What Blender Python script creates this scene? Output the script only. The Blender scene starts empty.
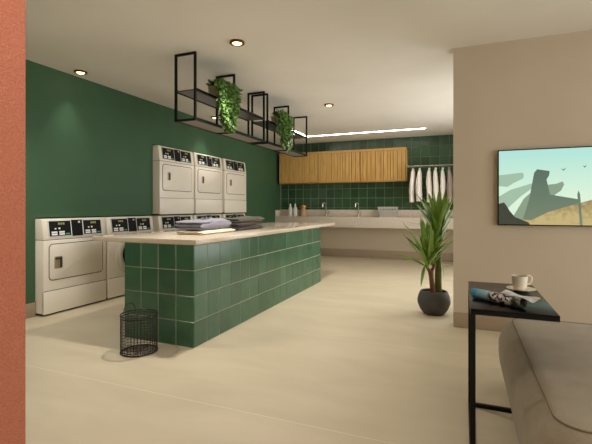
import bpy, bmesh, math, random
from mathutils import Vector, Matrix, noise as mnoise
R = random.Random(11)
scene = bpy.context.scene
COL = scene.collection
PI = math.pi

# ------------------------------------------------------------------ helpers
def srgb(*c):
    if len(c) == 1: c = c[0]
    o = []
    for v in c[:3]:
        v /= 255.0
        o.append(v / 12.92 if v <= .04045 else ((v + .055) / 1.055) ** 2.4)
    return (o[0], o[1], o[2], 1.0)

def mat(name, col, rough=.5, metal=0.0, vary=0.0, vscale=8.0, bump=0.0, bscale=60.0, emit=None, estr=0.0, spec=None, island=0.0, coat=0.0, stretch=None, col2=None):
    m = bpy.data.materials.new(name); m.use_nodes = True
    nt = m.node_tree; b = nt.nodes['Principled BSDF']
    c = srgb(col)
    b.inputs['Base Color'].default_value = c
    b.inputs['Roughness'].default_value = rough
    b.inputs['Metallic'].default_value = metal
    if spec is not None: b.inputs['Specular IOR Level'].default_value = spec
    if coat: b.inputs['Coat Weight'].default_value = coat
    if emit:
        b.inputs['Emission Color'].default_value = srgb(emit); b.inputs['Emission Strength'].default_value = estr
    tc = nt.nodes.new('ShaderNodeTexCoord'); src = tc.outputs['Object']
    if stretch:
        mp = nt.nodes.new('ShaderNodeMapping'); mp.inputs['Scale'].default_value = stretch
        nt.links.new(src, mp.inputs['Vector']); src = mp.outputs['Vector']
    last = None
    if vary or col2:
        n = nt.nodes.new('ShaderNodeTexNoise'); n.inputs['Scale'].default_value = vscale; n.inputs['Detail'].default_value = 5
        nt.links.new(src, n.inputs['Vector'])
        r = nt.nodes.new('ShaderNodeValToRGB')
        r.color_ramp.elements[0].position = .3; r.color_ramp.elements[1].position = .7
        if col2: lo, hi = c, srgb(col2)
        else:
            lo = tuple(x * (1 - vary) for x in c[:3]) + (1,); hi = tuple(min(1, x * (1 + vary)) for x in c[:3]) + (1,)
        r.color_ramp.elements[0].color = lo; r.color_ramp.elements[1].color = hi
        nt.links.new(n.outputs['Fac'], r.inputs['Fac']); last = r.outputs['Color']
        nt.links.new(last, b.inputs['Base Color'])
    if island:
        g = nt.nodes.new('ShaderNodeNewGeometry')
        hs = nt.nodes.new('ShaderNodeHueSaturation')
        mr = nt.nodes.new('ShaderNodeMapRange'); mr.inputs['To Min'].default_value = 1 - island; mr.inputs['To Max'].default_value = 1 + island
        nt.links.new(g.outputs['Random Per Island'], mr.inputs['Value']); nt.links.new(mr.outputs['Result'], hs.inputs['Value'])
        if last: nt.links.new(last, hs.inputs['Color'])
        else: hs.inputs['Color'].default_value = c
        nt.links.new(hs.outputs['Color'], b.inputs['Base Color'])
    if bump:
        n2 = nt.nodes.new('ShaderNodeTexNoise'); n2.inputs['Scale'].default_value = bscale; n2.inputs['Detail'].default_value = 3
        nt.links.new(src, n2.inputs['Vector'])
        bp = nt.nodes.new('ShaderNodeBump'); bp.inputs['Strength'].default_value = bump; bp.inputs['Distance'].default_value = .01
        nt.links.new(n2.outputs['Fac'], bp.inputs['Height']); nt.links.new(bp.outputs['Normal'], b.inputs['Normal'])
    return m

class MB:
    """collects shapes into one mesh"""
    def __init__(s): s.bm = bmesh.new(); s.mi = 0
    def _mark(s, faces):
        for f in faces: f.material_index = s.mi
    def box(s, lo, hi, bev=0.0, seg=2, M=None):
        lo = Vector(lo); hi = Vector(hi)
        vs = [s.bm.verts.new((x, y, z)) for x in (lo.x, hi.x) for y in (lo.y, hi.y) for z in (lo.z, hi.z)]
        q = [(0,1,3,2),(4,6,7,5),(0,4,5,1),(2,3,7,6),(0,2,6,4),(1,5,7,3)]
        fs = [s.bm.faces.new([vs[i] for i in f]) for f in q]; s._mark(fs)
        out = vs
        if bev:
            ed = list({e for f in fs for e in f.edges})
            r = bmesh.ops.bevel(s.bm, geom=ed, offset=bev, segments=seg, profile=.5, affect='EDGES', clamp_overlap=True)
            s._mark(r['faces']); out = list({v for f in r['faces'] for v in f.verts} | {v for v in vs if v.is_valid})
        if M is not None:
            for v in out: v.co = M @ v.co
        return out
    def prism(s, pts, a0, a1, axis='x', bev=0.0):
        def mk(p, a):
            return {'x': (a, p[0], p[1]), 'y': (p[0], a, p[1]), 'z': (p[0], p[1], a)}[axis]
        A = [s.bm.verts.new(mk(p, a0)) for p in pts]; B = [s.bm.verts.new(mk(p, a1)) for p in pts]
        n = len(pts); fs = [s.bm.faces.new(A[::-1]), s.bm.faces.new(B)]
        for i in range(n):
            j = (i + 1) % n; fs.append(s.bm.faces.new((A[i], A[j], B[j], B[i])))
        s._mark(fs); bmesh.ops.recalc_face_normals(s.bm, faces=fs)
        if bev:
            ed = list({e for f in fs for e in f.edges})
            r = bmesh.ops.bevel(s.bm, geom=ed, offset=bev, segments=2, profile=.5, affect='EDGES', clamp_overlap=True); s._mark(r['faces'])
    def lathe(s, prof, n=32, c=(0,0,0), M=None, sx=1, sy=1, closed=False):
        rings = []; c = Vector(c)
        for r, z in prof:
            if r < 1e-6: rings.append([s.bm.verts.new(c + Vector((0,0,z)))])
            else: rings.append([s.bm.verts.new(c + Vector((r*sx*math.cos(2*PI*k/n), r*sy*math.sin(2*PI*k/n), z))) for k in range(n)])
        if closed: rings.append(rings[0])
        fs = []
        for a, b in zip(rings, rings[1:]):
            for k in range(n):
                j = (k + 1) % n
                if len(a) == 1 and len(b) == 1: continue
                if len(a) == 1: fs.append(s.bm.faces.new((a[0], b[j], b[k])))
                elif len(b) == 1: fs.append(s.bm.faces.new((a[k], a[j], b[0])))
                else: fs.append(s.bm.faces.new((a[k], a[j], b[j], b[k])))
        s._mark(fs)
        if M is not None:
            for v in {v for r_ in rings for v in r_}: v.co = M @ v.co
        bmesh.ops.recalc_face_normals(s.bm, faces=fs)
    def tube(s, pts, r, n=8, closed=False, caps=True):
        pts = [Vector(p) for p in pts]; N = len(pts); rings = []
        rr = r if isinstance(r, (list, tuple)) else [r] * N
        up = None
        for i, p in enumerate(pts):
            if closed: t = pts[(i+1) % N] - pts[i-1]
            else: t = pts[min(i+1, N-1)] - pts[max(i-1, 0)]
            t.normalize()
            if up is None:
                up = Vector((0,0,1)) if abs(t.z) < .9 else Vector((1,0,0))
            a = t.cross(up)
            if a.length < 1e-5: a = t.orthogonal()
            a.normalize(); b = t.cross(a).normalized(); up = -b if False else a.cross(t)
            rings.append([s.bm.verts.new(p + a*math.cos(2*PI*k/n)*rr[i] + b*math.sin(2*PI*k/n)*rr[i]) for k in range(n)])
        fs = []
        pairs = list(zip(rings, rings[1:])) + ([(rings[-1], rings[0])] if closed else [])
        for a, b in pairs:
            for k in range(n): fs.append(s.bm.faces.new((a[k], a[(k+1)%n], b[(k+1)%n], b[k])))
        if caps and not closed:
            fs.append(s.bm.faces.new(rings[0][::-1])); fs.append(s.bm.faces.new(rings[-1]))
        s._mark(fs); bmesh.ops.recalc_face_normals(s.bm, faces=fs)
    def quad(s, *pts):
        f = s.bm.faces.new([s.bm.verts.new(p) for p in pts]); s._mark([f]); return f
    def build(s, name, mats, parent=None, smooth=35, loc=None):
        me = bpy.data.meshes.new(name); s.bm.normal_update(); s.bm.to_mesh(me); s.bm.free()
        for m in (mats if isinstance(mats, (list, tuple)) else [mats]): me.materials.append(m)
        if smooth:
            me.polygons.foreach_set('use_smooth', [True] * len(me.polygons))
            me.set_sharp_from_angle(angle=math.radians(smooth))
        o = bpy.data.objects.new(name, me); COL.objects.link(o)
        if parent is not None: o.parent = parent
        if loc is not None: o.location = loc
        return o

def tag(o, label, cat, group=None, kind=None):
    o['label'] = label; o['category'] = cat
    if group: o['group'] = group
    if kind: o['kind'] = kind
    return o
def thing(name, label, cat, loc=(0,0,0), rz=0, group=None):
    o = bpy.data.objects.new(name, None); COL.objects.link(o)
    o.location = loc; o.rotation_euler = (0,0,rz); o.empty_display_size = .1
    return tag(o, label, cat, group)
def struct(o):
    o['kind'] = 'structure'; return o
def copy_tree(o, parent=None):
    c = o.copy(); COL.objects.link(c)
    if parent is not None: c.parent = parent
    for ch in list(o.children): copy_tree(ch, c)
    return c
def subdiv(o, lv=1):
    md = o.modifiers.new('smooth', 'SUBSURF'); md.levels = lv; md.render_levels = lv

# ------------------------------------------------------------------ materials
M_ceil   = mat('ceiling_paint', (226,221,212), .9, vary=.03, vscale=1.5)
M_green  = mat('green_paint', (54,90,60), .65, vary=.05, vscale=3)
M_beige  = mat('beige_paint', (190,176,154), .85, vary=.03, vscale=2)
M_base   = mat('baseboard_paint', (160,142,118), .6)
M_terra  = mat('terracotta_plaster', (152,82,59), .85, bump=.5, bscale=170, col2=(178,109,81), vscale=230)
M_slab   = mat('speckled_stone', (214,202,184), .1, col2=(190,174,152), vscale=120)
M_stone  = mat('marble_counter', (234,224,210), .3, col2=(208,196,180), vscale=45)
M_tile   = mat('green_tile', (62,97,71), .2, vary=.10, vscale=9, island=.16, bump=.05, bscale=14)
M_tilew  = mat('green_wall_tile', (54,84,58), .25, vary=.10, vscale=9, island=.18, bump=.05, bscale=14)
M_grout  = mat('grout', (168,172,148), .9)
M_groutw = mat('wall_grout', (118,138,110), .9)
M_enamel = mat('cream_enamel', (236,229,214), .3)
M_seam   = mat('dark_seam', (60,54,46), .8)
M_black  = mat('black_panel', (9,9,10), .5, spec=.2)
M_bezel  = mat('pale_bezel', (196,196,188), .3, metal=.4)
M_btnw   = mat('white_button', (244,244,240), .4)
M_btng   = mat('green_button', (60,150,112), .4)
M_digit  = mat('display_digits', (130,140,70), .4, emit=(170,180,90), estr=.12)
M_ring   = mat('washer_ring', (205,200,188), .3)
M_dglass = mat('dark_glass', (14,16,18), .08)
M_steel  = mat('black_steel', (15,15,14), .5, spec=.2)
M_shelf  = mat('smoked_shelf', (84,80,74), .35, vary=.05, vscale=20)
M_shelf2 = mat('grey_mesh_shelf', (128,122,112), .5, vary=.06, vscale=60)
M_table  = mat('black_lacquer', (11,11,12), .22, spec=.2)
M_chrome = mat('chrome', (214,212,208), .25, metal=1)
M_brass  = mat('brass', (120,82,46), .3, metal=1)
M_lamp   = mat('lamp_glow', (255,235,200), .5, emit=(255,206,140), estr=7)
M_led    = mat('led_glow', (255,255,250), .5, emit=(255,250,238), estr=17)
M_wood   = mat('oak_veneer', (190,146,78), .5, col2=(218,178,108), vscale=5, stretch=(6,6,.6))
M_woodd  = mat('oak_groove', (84,52,26), .7)
M_white  = mat('white_plastic', (228,226,220), .35)
M_amber  = mat('amber_jar', (196,160,120), .2, vary=.05)
M_gold   = mat('gold_lid', (196,150,84), .3, metal=.8)
M_greyp  = mat('grey_plastic', (208,206,198), .5)
M_shirt  = mat('white_shirt', (250,245,238), .9, vary=.04, vscale=20, bump=.2, bscale=25)
M_shirt2 = mat('grey_shirt', (166,152,140), .9, vary=.06, vscale=20, bump=.2, bscale=25)
M_lilac  = mat('grey_lilac_cloth', (138,137,150), .95, vary=.07, vscale=30, bump=.35, bscale=40)
M_cream  = mat('cream_cloth', (236,222,194), .95, vary=.05, vscale=30, bump=.3, bscale=40)
M_brown  = mat('dark_brown_cloth', (52,34,30), .95, vary=.12, vscale=30, bump=.35, bscale=40)
M_rust   = mat('rust_brown_cloth', (70,50,38), .95, vary=.12, vscale=30, bump=.35, bscale=40)
M_olive  = mat('olive_cloth', (84,79,63), .95, vary=.1, vscale=30, bump=.35, bscale=40)
M_pot    = mat('charcoal_pot', (70,69,66), .7, vary=.08, vscale=12, bump=.15, bscale=50)
M_soil   = mat('soil', (48,34,24), .95, vary=.3, vscale=60, bump=.6, bscale=80)
M_bark   = mat('brown_bark', (124,88,66), .9, vary=.25, vscale=30, bump=.5, bscale=60, stretch=(1,1,3))
M_barkg  = mat('green_bark', (98,104,50), .85, vary=.2, vscale=25, bump=.4, bscale=50, stretch=(1,1,3))
M_leaf   = mat('sword_leaf', (122,156,66), .45, vary=.2, vscale=6, island=.35)
M_vine   = mat('vine_leaf', (86,122,52), .45, vary=.2, vscale=14, island=.55)
M_bpot   = mat('beige_pot', (196,180,152), .7, vary=.05)
M_wire   = mat('black_wire', (28,20,18), .5)
M_sofa   = mat('beige_velvet', (140,128,108), .95, col2=(150,138,117), vscale=9, bump=.25, bscale=220)
M_pipe   = mat('sofa_piping', (120,106,84), .95)
M_china  = mat('white_china', (226,216,196), .3)
M_coffee = mat('coffee', (60,36,20), .2)
for m_ in (M_shirt, M_shirt2, M_lilac, M_cream, M_brown, M_rust, M_olive, M_sofa):
    m_.node_tree.nodes['Principled BSDF'].inputs['Sheen Weight'].default_value = .15
for m_ in (M_leaf, M_vine):
    m_.node_tree.nodes['Principled BSDF'].inputs['Transmission Weight'].default_value = 0

def floor_material():
    m = bpy.data.materials.new('floor_porcelain'); m.use_nodes = True
    nt = m.node_tree; N = nt.nodes; L = nt.links; b = N['Principled BSDF']
    tc = N.new('ShaderNodeTexCoord')
    mp = N.new('ShaderNodeMapping'); mp.inputs['Location'].default_value = (-.35, -.61, 0)
    L.new(tc.outputs['Object'], mp.inputs['Vector'])
    br = N.new('ShaderNodeTexBrick'); br.offset = 0.0; br.squash = 1.0
    br.inputs['Scale'].default_value = 1.0; br.inputs['Brick Width'].default_value = 40; br.inputs['Row Height'].default_value = 1.5
    br.inputs['Mortar Size'].default_value = .003; br.inputs['Mortar Smooth'].default_value = .3
    br.inputs['Color1'].default_value = (0,0,0,1); br.inputs['Color2'].default_value = (.0,.0,.0,1); br.inputs['Mortar'].default_value = (1,1,1,1)
    L.new(mp.outputs['Vector'], br.inputs['Vector'])
    n = N.new('ShaderNodeTexNoise'); n.inputs['Scale'].default_value = 2.2; n.inputs['Detail'].default_value = 7; n.inputs['Distortion'].default_value = .6
    mp2 = N.new('ShaderNodeMapping'); mp2.inputs['Scale'].default_value = (.6,1.6,1); mp2.inputs['Rotation'].default_value = (0,0,.5)
    L.new(tc.outputs['Object'], mp2.inputs['Vector']); L.new(mp2.outputs['Vector'], n.inputs['Vector'])
    r = N.new('ShaderNodeValToRGB'); r.color_ramp.elements[0].position = .3; r.color_ramp.elements[1].position = .72
    r.color_ramp.elements[0].color = srgb(186,174,149); r.color_ramp.elements[1].color = srgb(199,187,162)
    L.new(n.outputs['Fac'], r.inputs['Fac'])
    mx = N.new('ShaderNodeMix'); mx.data_type = 'RGBA'
    L.new(br.outputs['Color'], mx.inputs['Factor']); L.new(r.outputs['Color'], mx.inputs[6]); mx.inputs[7].default_value = srgb(214,204,182)
    L.new(mx.outputs[2], b.inputs['Base Color'])
    b.inputs['Roughness'].default_value = .42
    return m
M_floor = floor_material()

# ------------------------------------------------------------------ the setting
H = 2.789; YB = 9.609; YP = 4.403; XR = 4.9; XM = .123
b = MB(); b.box((-.7,-3.2,-.1), (8.2,YB+.2,0)); struct(b.build('floor', M_floor, smooth=0))
b = MB(); b.box((-.7,-3.2,H), (8.2,YB+.2,H+.1)); struct(b.build('ceiling', M_ceil, smooth=0))
# left wall with a niche the machines stand in
b = MB()
b.prism([(-3,0),(3.09,0),(3.09,1.082),(4.932,1.082),(4.932,2.152),(7.65,2.152),(7.65,0),(YB,0),(YB,H),(-3,H)], -.62, 0, 'x')
b.box((-.7,-3,0), (-.62,YB,H))
struct(b.build('wall_left', M_green, smooth=0))
b = MB(); b.box((0,-3,0), (.014,3.09,.155), .003); b.box((0,7.65,0), (.014,YB,.155), .003); struct(b.build('baseboard_left', M_base))
b = MB(); b.box((-.7,YB,0), (XR+.2,YB+.15,H)); struct(b.build('wall_back', M_beige, smooth=0))
b = MB(); b.box((0,YB-.016,0), (XR,YB,.19), .003); struct(b.build('baseboard_back', M_base))
# glazed tiles of the back wall above the counter
def tiles(b, org, ux, uz, nx, nz, w, h, gap=.005, thick=.008, jit=.0):
    org = Vector(org); ux = Vector(ux); uz = Vector(uz); nrm = ux.cross(uz)
    for i in range(nx):
        for k in range(nz):
            q = []
            t = R.uniform(-jit, jit); t2 = R.uniform(-jit, jit)
            for (du, dz, inset, out) in ((0,0,gap/2,0),(1,0,gap/2,0),(1,1,gap/2,0),(0,1,gap/2,0)):
                q.append((du, dz))
            lo = []; hi = []
            for du, dz in q:
                a = (i + du) * w + (gap/2 if du == 0 else -gap/2); c = k * h + dz * h + (gap/2 if dz == 0 else -gap/2)
                lo.append(org + ux*a + uz*c)
                e = .004
                a2 = a + (e if du == 0 else -e); c2 = c + (e if dz == 0 else -e)
                hi.append(org + ux*a2 + uz*c2 + nrm*(thick + t*(du-.5) + t2*(dz-.5)))
            V0 = [b.bm.verts.new(p) for p in lo]; V1 = [b.bm.verts.new(p) for p in hi]
            fs = [b.bm.faces.new(V1)] + [b.bm.faces.new((V0[j], V0[(j+1)%4], V1[(j+1)%4], V1[j])) for j in range(4)]
            b._mark(fs)
b = MB(); b.mi = 1; b.box((0,YB-.012,.97), (XR,YB-.0005,H-.001))
b.mi = 0; tiles(b, (XR-.012-.202*24,YB-.012,H-.229*8-.002), (1,0,0), (0,0,1), 24, 8, .202, .229, gap=.008, thick=.004, jit=.0012)
struct(b.build('trim_1', [M_tilew, M_groutw], smooth=0))
# television wall (its edge meets the laundry) and the laundry's right wall with a window
b = MB(); b.box((4.264,YP,0), (8.2,YP+.15,H)); struct(b.build('wall_right', M_beige, smooth=0))
b = MB(); b.box((4.264,YP-.013,0), (8.0,YP,.15), .003); struct(b.build('baseboard_right', M_base))
b = MB()
WY0, WY1, WZ0, WZ1 = 5.1, 8.2, .15, 2.45
b.box((XR,YP+.15,0), (XR+.15,WY0,H)); b.box((XR,WY1,0), (XR+.15,YB,H)); b.box((XR,WY0,0), (XR+.15,WY1,WZ0)); b.box((XR,WY0,WZ1), (XR+.15,WY1,H))
struct(b.build('wall_laundry', M_beige, smooth=0))
M_pane = bpy.data.materials.new('window_glass'); M_pane.use_nodes = True
nt = M_pane.node_tree; nt.nodes.clear()
o_ = nt.nodes.new('ShaderNodeOutputMaterial'); t_ = nt.nodes.new('ShaderNodeBsdfTransparent'); g_ = nt.nodes.new('ShaderNodeBsdfGlossy'); mx_ = nt.nodes.new('ShaderNodeMixShader')
g_.inputs['Roughness'].default_value = .03; mx_.inputs[0].default_value = .06
nt.links.new(t_.outputs[0], mx_.inputs[1]); nt.links.new(g_.outputs[0], mx_.inputs[2]); nt.links.new(mx_.outputs[0], o_.inputs[0])
def window(name, P0, ux, w, z0, z1, n, nrm):
    """a fixed window: dark frame and a pane, in the opening that starts at P0"""
    P0 = Vector(P0); ux = Vector(ux); nrm = Vector(nrm)
    def bar(b, a0, a1, c0, c1, d=.03):
        p = P0 + ux*a0 + Vector((0,0,c0)) - nrm*d; q = P0 + ux*a1 + Vector((0,0,c1)) + nrm*d
        b.box([min(p[i],q[i]) for i in range(3)], [max(p[i],q[i]) for i in range(3)], .004)
    b = MB()
    bar(b,0,w,z0,z0+.05); bar(b,0,w,z1-.05,z1)
    for k in range(n+1):
        a = min(w-.05, k*w/n - (.025 if 0 < k < n else 0)) if k else 0
        bar(b,a,a+.05,z0+.05,z1-.05)
    f = struct(b.build(name, M_steel))
    b = MB(); bar(b,.05,w-.05,z0+.05,z1-.05,.003); b.build('pane', M_pane, f, smooth=0)
window('window_1', (XR+.08,WY0,0), (0,1,0), WY1-WY0, WZ0, WZ1, 3, (1,0,0))
# lobby: wall behind the viewer with a wide window, and the far side wall
b = MB(); b.box((-.7,-3.2,0), (8.2,-3,H)); struct(b.build('wall_front', M_beige, smooth=0))
b = MB(); LY0, LY1, LZ0, LZ1 = -1.6, 3.4, .1, 2.55
b.box((8.0,-3,0), (8.2,LY0,H)); b.box((8.0,LY1,0), (8.2,YP,H)); b.box((8.0,LY0,0), (8.2,LY1,LZ0)); b.box((8.0,LY0,LZ1), (8.2,LY1,H))
struct(b.build('wall_lobby', M_beige, smooth=0))
window('window_2', (8.1,LY0,0), (0,1,0), LY1-LY0, LZ0, LZ1, 4, (1,0,0))
# terracotta column beside the viewer
b = MB(); b.box((2.3,.45,0), (2.897,1.0,H), .004)
o = struct(b.build('column', M_terra, smooth=0))

# ------------------------------------------------------------------ washers and dryers
def rrect(y0, y1, z0, z1, r, n=6):
    pts = []
    for cy, cz, a0 in ((y1-r,z0+r,-PI/2),(y1-r,z1-r,0),(y0+r,z1-r,PI/2),(y0+r,z0+r,PI)):
        for k in range(n+1):
            a = a0 + k*PI/2/n; pts.append((cy + r*math.cos(a), cz + r*math.sin(a)))
    return pts
XF = .30
def make_machine(name, w, kind, full):
    t = thing(name, 'x', 'machine')
    hw = w/2
    b = MB(); b.box((-XF,-hw,.028), (XF,hw,.832), .006)
    b.mi = 1; b.box((-XF+.01,-hw+.008,.01), (XF-.006,hw-.008,.84)); b.mi = 0
    b.build('cabinet_body', [M_enamel, M_seam], t)
    # lower service panel, standing proud by a hair so that its joint shows
    b = MB(); b.box((XF-.02,-hw,.02), (XF+.003,hw,.268), .004); b.build('service_panel', M_enamel, t)
    b = MB(); b.box((XF-.004,-hw+.002,.268), (XF+.0012,hw-.002,.2735)); b.build('panel_joint', M_seam, t)
    # sloping control hood
    hd = [(-XF,.837),(XF,.837),(XF-.03,1.055),(XF-.042,1.068),(-XF,1.068)]
    b = MB(); b.prism(hd, -hw, hw, 'y', .004); hood = b.build('control_hood', M_enamel, t)
    def sl(y, z, off):
        tt = (z-.837)/(1.055-.837); return Vector((XF - .03*tt + off, y, z + off*.13))
    def plate(b, y0, y1, z0, z1, off, th=.004):
        A = [sl(y,z,off) for y,z in ((y0,z0),(y1,z0),(y1,z1),(y0,z1))]; B = [sl(y,z,off-th) for y,z in ((y0,z0),(y1,z0),(y1,z1),(y0,z1))]
        VA = [b.bm.verts.new(p) for p in A]; VB = [b.bm.verts.new(p) for p in B]
        fs = [b.bm.faces.new(VA)] + [b.bm.faces.new((VB[j],VB[(j+1)%4],VA[(j+1)%4],VA[j])) for j in range(4)]; b._mark(fs)
    L0, L1, C1, R1 = -hw+.062, -hw+.355, -hw+.498, -hw+.785
    for (y0, y1) in ((L0,L1),(C1+.008,R1)):
        b = MB(); plate(b, y0, y1, .862, 1.05, .006, .008); scr = b.build('control_screen', M_bezel, t, smooth=0)
        b = MB(); plate(b, y0+.012, y1-.012, .872, 1.040, .0075); b.build('screen_glass', M_black, scr, smooth=0)
        W = y1-y0
        b = MB()
        for k in range(3):
            a = y0 + W*(.42+.10*k); 
            plate(b, a, a+W*.075, .998, 1.022, .0085)
        b.build('digits', M_digit, scr, smooth=0)
        b = MB()
        for (f0, f1, z0, z1) in ((.12,.36,.906,.925),(.12,.36,.882,.901),(.44,.67,.906,.925),(.44,.67,.882,.901),(.26,.33,.948,.962),(.42,.50,.948,.966)):
            plate(b, y0+W*f0, y0+W*f1, z0, z1, .0085)
        b.build('buttons', M_btnw, scr, smooth=0)
        b = MB(); plate(b, y0+W*.72, y0+W*.90, .884, .900, .0085); g = b.build('start_button', M_btng, scr, smooth=0)
    b = MB(); plate(b, L1+.004, C1+.004, .862, 1.05, .005, .008); cp = b.build('coin_panel', M_black, t, smooth=0)
    b = MB(); plate(b, C1-.05, C1-.022, 1.012, 1.034, .0065); b.build('coin_slot', M_bezel, cp, smooth=0)
    if kind == 'dryer':
        d0, d1, z0, z1 = -hw+.068, hw-.062, .39, .782
        b = MB(); b.prism(rrect(d0-.008,d1+.010,z0-.008,z1+.008,.047), XF-.002, XF+.0022, 'x'); 
        gs = b
        b2 = MB(); b2.prism(rrect(d0,d1,z0,z1,.04), XF-.001, XF+.007, 'x', .003)
        door = b2.build('door', M_enamel, t); gs.build('door_seal', M_seam, door)
        if full:   # square finger recess
            b = MB(); b.prism(rrect(d0+.055,d0+.155,.51,.645,.012), XF+.004, XF+.0085, 'x', .001)
            h = b.build('handle', M_base, door)
            b = MB(); b.box((XF+.0080,d0+.065,.612), (XF+.02,d0+.145,.636), .004); b.box((XF+.0080,d0+.125,.52), (XF+.018,d0+.145,.612), .003)
        else:
            b = MB(); b.prism(rrect(d0+.105,d0+.155,.545,.67,.012), XF+.004, XF+.0085, 'x', .001)
            h = b.build('handle', M_base, door)
            b = MB(); b.box((XF+.008,d0+.138,.55), (XF+.022,d0+.156,.665), .004)
        b.build('grip', M_seam if full else M_woodd, h)
    else:
        Mx = Matrix.Translation((XF,0,.557)) @ Matrix.Rotation(PI/2,4,'Y')
        b = MB(); b.lathe([(.285,-.002),(.285,.02),(.265,.042),(.235,.048),(.21,.036),(.205,.0)], 48, M=Mx); door = b.build('door', M_ring, t)
        b = MB(); b.lathe([(.206,.01),(.2,.03),(.15,.05),(.08,.06),(0,.064)], 40, M=Mx); b.build('door_glass', M_dglass, door)
        b = MB(); b.box((XF+.035,.2,.5), (XF+.06,.245,.62), .01); b.build('handle', M_bezel, door)
    return t
def put(t, y0, w, z, label, cat, group):
    t.location = (XM-XF, y0+w/2, z); t['label'] = label; t['category'] = cat
    if group: t['group'] = group
DW = .845
m1 = make_machine('tumble_dryer', DW, 'dryer', True)
put(m1, 3.098, DW-.0, 0, 'cream dryer standing on the floor, first in the bottom row from the terracotta column', 'dryer', 'machines in the bottom row')
w1 = make_machine('washing_machine', DW, 'washer', False)
u1 = make_machine('tumble_dryer', DW, 'dryer', False)
wl = ['cream washing machine with round door half hidden by the end of the green island',
      'cream washing machine under the leftmost stacked dryer, behind the grey folded shirt',
      'cream washing machine under the middle stacked dryer, only its control hood showing above the island',
      'cream washing machine under the rightmost stacked dryer, mostly hidden by the dark folded clothes']
for i, y0 in enumerate((3.975, 4.945, 5.84, 6.765)):
    t = w1 if i == 0 else copy_tree(w1)
    put(t, y0, DW, 0, wl[i], 'washing machine', 'machines in the bottom row')
ul = ['cream wall dryer in the upper row, leftmost of the three', 'cream wall dryer in the upper row, middle of the three',
      'cream wall dryer in the upper row, rightmost of the three']
for i, y0 in enumerate((4.945, 5.84, 6.765)):
    t = u1 if i == 0 else copy_tree(u1)
    put(t, y0, DW, 1.0685, ul[i], 'dryer', 'dryers in the upper row')

# ------------------------------------------------------------------ island
IX0, IX1, IY0, IY1, IT = 1.466, 2.24, 2.898, 6.242, .876
isl = thing('island_counter', 'long island clad in square green tiles with a pale stone top', 'island', ((IX0+IX1)/2,(IY0+IY1)/2,0))
cx, cy = (IX0+IX1)/2, (IY0+IY1)/2
g = .004
b = MB(); b.mi = 1; b.box((IX0-cx+g,IY0-cy+g,0), (IX1-cx-g,IY1-cy-g,IT)); b.mi = 0
th = IT/3.96
nL = 17; wL = (IY1-IY0)/nL; wS = (IX1-IX0)/4
zz = 0
for (org, ux, n, w) in (((IX0-cx,IY0-cy+g,zz),(1,0,0),4,wS), ((IX1-cx-g,IY0-cy,zz),(0,1,0),nL,wL), ((IX1-cx,IY1-cy-g,zz),(-1,0,0),4,wS), ((IX0-cx+g,IY1-cy,zz),(0,-1,0),nL,wL)):
    tiles(b, org, ux, (0,0,1), n, 4, w, IT/4, gap=.006, thick=.004, jit=.0015)
b.build('tiled_base', [M_tile, M_grout], isl, smooth=0)
b = MB(); b.box((1.07-cx,2.895-cy,IT), (2.258-cx,6.965-cy,.922), .006, 3); b.build('stone_top', M_slab, isl)

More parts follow.
